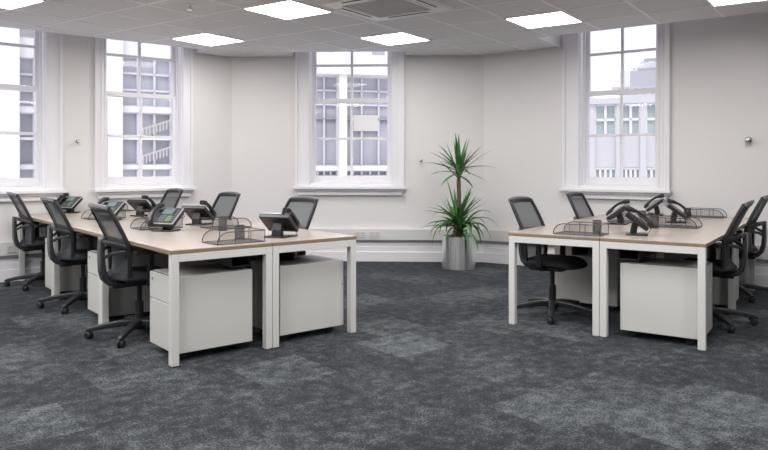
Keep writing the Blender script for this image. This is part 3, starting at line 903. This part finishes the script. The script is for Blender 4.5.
# ------------------------------------------------------------------ ceiling fittings
def ceiling_light(ia, ib, label):
    a = GA0+ia*GP; bb = GB0+ib*GP
    p = gpt(a+GP/2, bb+GP/2, H)
    r = thing('ceiling_light', label, 'ceiling light', p, math.atan2(ga.y, ga.x), 'square panel lights in the ceiling')
    h, q = 0.297, 0.284
    b = MB()
    b.box(-h, h, -h, -q, -0.010, 0.0); b.box(-h, h, q, h, -0.010, 0.0); b.box(-h, -q, -q, q, -0.010, 0.0); b.box(q, h, -q, q, -0.010, 0.0)
    b.build('light_frame', M['acwhite'], r)
    b = MB(); b.box(-q, q, -q, q, -0.007, -0.002); b.build('diffuser', M['diff'], r)
ceiling_light(-3, -2, 'bright square ceiling panel light over the window end of the six-desk bank')
ceiling_light(0, -3, 'bright square ceiling panel light beside the air conditioning cassette')
ceiling_light(0, 0, 'bright square ceiling panel light in front of the middle wall window')
ceiling_light(3, 0, 'bright square ceiling panel light before the four-desk bank window')
ceiling_light(6, 0, 'bright ceiling panel light cut by the top picture edge, above the wall knob')
ceiling_light(-3, -6, 'bright ceiling panel light cut by the top picture corner over the six-desk bank')

c0 = V((-0.08, 6.936))
AC = 0.88
cc = c0+ga*(AC/2)-gb*(AC/2)
r = thing('ceiling_air_conditioner', 'white square air conditioning cassette in the ceiling', 'air conditioner', (cc.x, cc.y, H), math.atan2(ga.y, ga.x))
h = AC/2
b = MB()
# bevelled fascia ring
ring = [(h, -0.004), (h-0.02, -0.026), (h-0.06, -0.030), (0.30, -0.030)]
def sq(hh, z): return [V((-hh, -hh, z)), V((hh, -hh, z)), V((hh, hh, z)), V((-hh, hh, z))]
loops = [[b.bm.verts.new(p) for p in sq(a, z)] for a, z in [(h, 0.0)]+ring+[(0.30, -0.012)]]
for l0, l1 in zip(loops[:-1], loops[1:]):
    for i in range(4): b.face([l0[i], l0[(i+1) % 4], l1[(i+1) % 4], l1[i]])
b.build('fascia', M['acwhite'], r)
b = MB(); b.box(-0.30, 0.30, -0.30, 0.30, -0.020, -0.008)
for i in range(20): y = -0.285+i*0.03; b.box(-0.285, 0.285, y-0.004, y+0.004, -0.024, -0.019)
b.build('intake_grille', M['acgrey'], r)
for k in range(4):
    b = MB(); b.box(-0.22, 0.22, 0.335, 0.395, -0.0325, -0.0295); b.xform(Matrix.Rotation(k*PI/2, 4, 'Z'))
    sl = b.build('air_slot', M['black'], r)
    b = MB(); b.box(-0.22, 0.22, 0.352, 0.385, -0.036, -0.0322); b.xform(Matrix.Rotation(k*PI/2, 4, 'Z')); b.build('louvre', M['acwhite'], sl)

def plane_pt(px, py, z):
    Y = (z-CAMH)*F/(HY-py); return V(((px-CX)/F*Y, Y, z))
r = thing('ceiling_sprinkler', 'small white sprinkler head in the ceiling over the six-desk bank', 'sprinkler', plane_pt(190, 4.5, H))
b = MB(); b.lathe([(0.0, 0.0), (0.045, 0.0), (0.045, -0.006), (0.03, -0.012), (0.0, -0.012)], 20); b.build('escutcheon', M['acwhite'], r)
b = MB(); b.lathe([(0.0, -0.01), (0.012, -0.01), (0.010, -0.03), (0.008, -0.045), (0.0, -0.045)], 12); b.lathe([(0.0, -0.045), (0.026, -0.046), (0.026, -0.049), (0.0, -0.05)], 16); b.build('deflector', M['chrome'], r)

# ------------------------------------------------------------------ light
w = bpy.data.worlds.new('sky'); SC.world = w; w.use_nodes = True
nt = w.node_tree; nt.nodes.clear()
out = nt.nodes.new('ShaderNodeOutputWorld'); bg = nt.nodes.new('ShaderNodeBackground')
tc = nt.nodes.new('ShaderNodeTexCoord'); nz = nt.nodes.new('ShaderNodeTexNoise'); nz.inputs['Scale'].default_value = 2.0; nz.inputs['Detail'].default_value = 5
nt.links.new(tc.outputs['Generated'], nz.inputs['Vector'])
cr = nt.nodes.new('ShaderNodeValToRGB')
cr.color_ramp.elements[0].color = (0.80, 0.81, 0.90, 1); cr.color_ramp.elements[1].color = (1, 1, 1, 1)
cr.color_ramp.elements[0].position = 0.3; cr.color_ramp.elements[1].position = 0.6
nt.links.new(nz.outputs['Fac'], cr.inputs['Fac']); nt.links.new(cr.outputs['Color'], bg.inputs['Color'])
bg.inputs['Strength'].default_value = 1.2
nt.links.new(bg.outputs[0], out.inputs['Surface'])
sun = bpy.data.lights.new('sun', 'SUN'); sun.energy = 0.9; sun.angle = 0.3; sun.color = (0.98, 0.98, 1.0)
so = bpy.data.objects.new('sun', sun); COL.objects.link(so)
so.rotation_euler = V((0.12, 0.75, -0.65)).to_track_quat('-Z', 'Y').to_euler()

def area(x, y, power, size=0.56, z=H-0.03, col=(1, 0.992, 0.985)):
    l = bpy.data.lights.new('unseen_fill_lamp', 'AREA'); l.energy = power; l.size = size; l.color = col
    o = bpy.data.objects.new('unseen_fill_lamp', l); COL.objects.link(o); o.location = (x, y, z); o.rotation_euler = (0, 0, math.atan2(ga.y, ga.x)); return o
for ia, ib in ((-3, -9), (0, -7), (3, -5), (6, -4), (0, -11), (3, -9), (6, -8), (-6, -9), (9, -5), (-3, -13), (3, -13)):  # unseen lamps added at ceiling height, out of view, to light the room
    p = gpt(GA0+ia*GP+0.3, GB0+ib*GP+0.3)
    area(p.x, p.y, 36)

SC.view_settings.view_transform = 'Standard'
SC.view_settings.look = 'None'
SC.view_settings.exposure = 0.17
SC.cycles.use_denoising = True
SC.cycles.max_bounces = 8
SC.cycles.diffuse_bounces = 5
SC.cycles.transparent_max_bounces = 16
SC.cycles.sample_clamp_indirect = 4.0
SC.cycles.caustics_reflective = False; SC.cycles.caustics_refractive = False
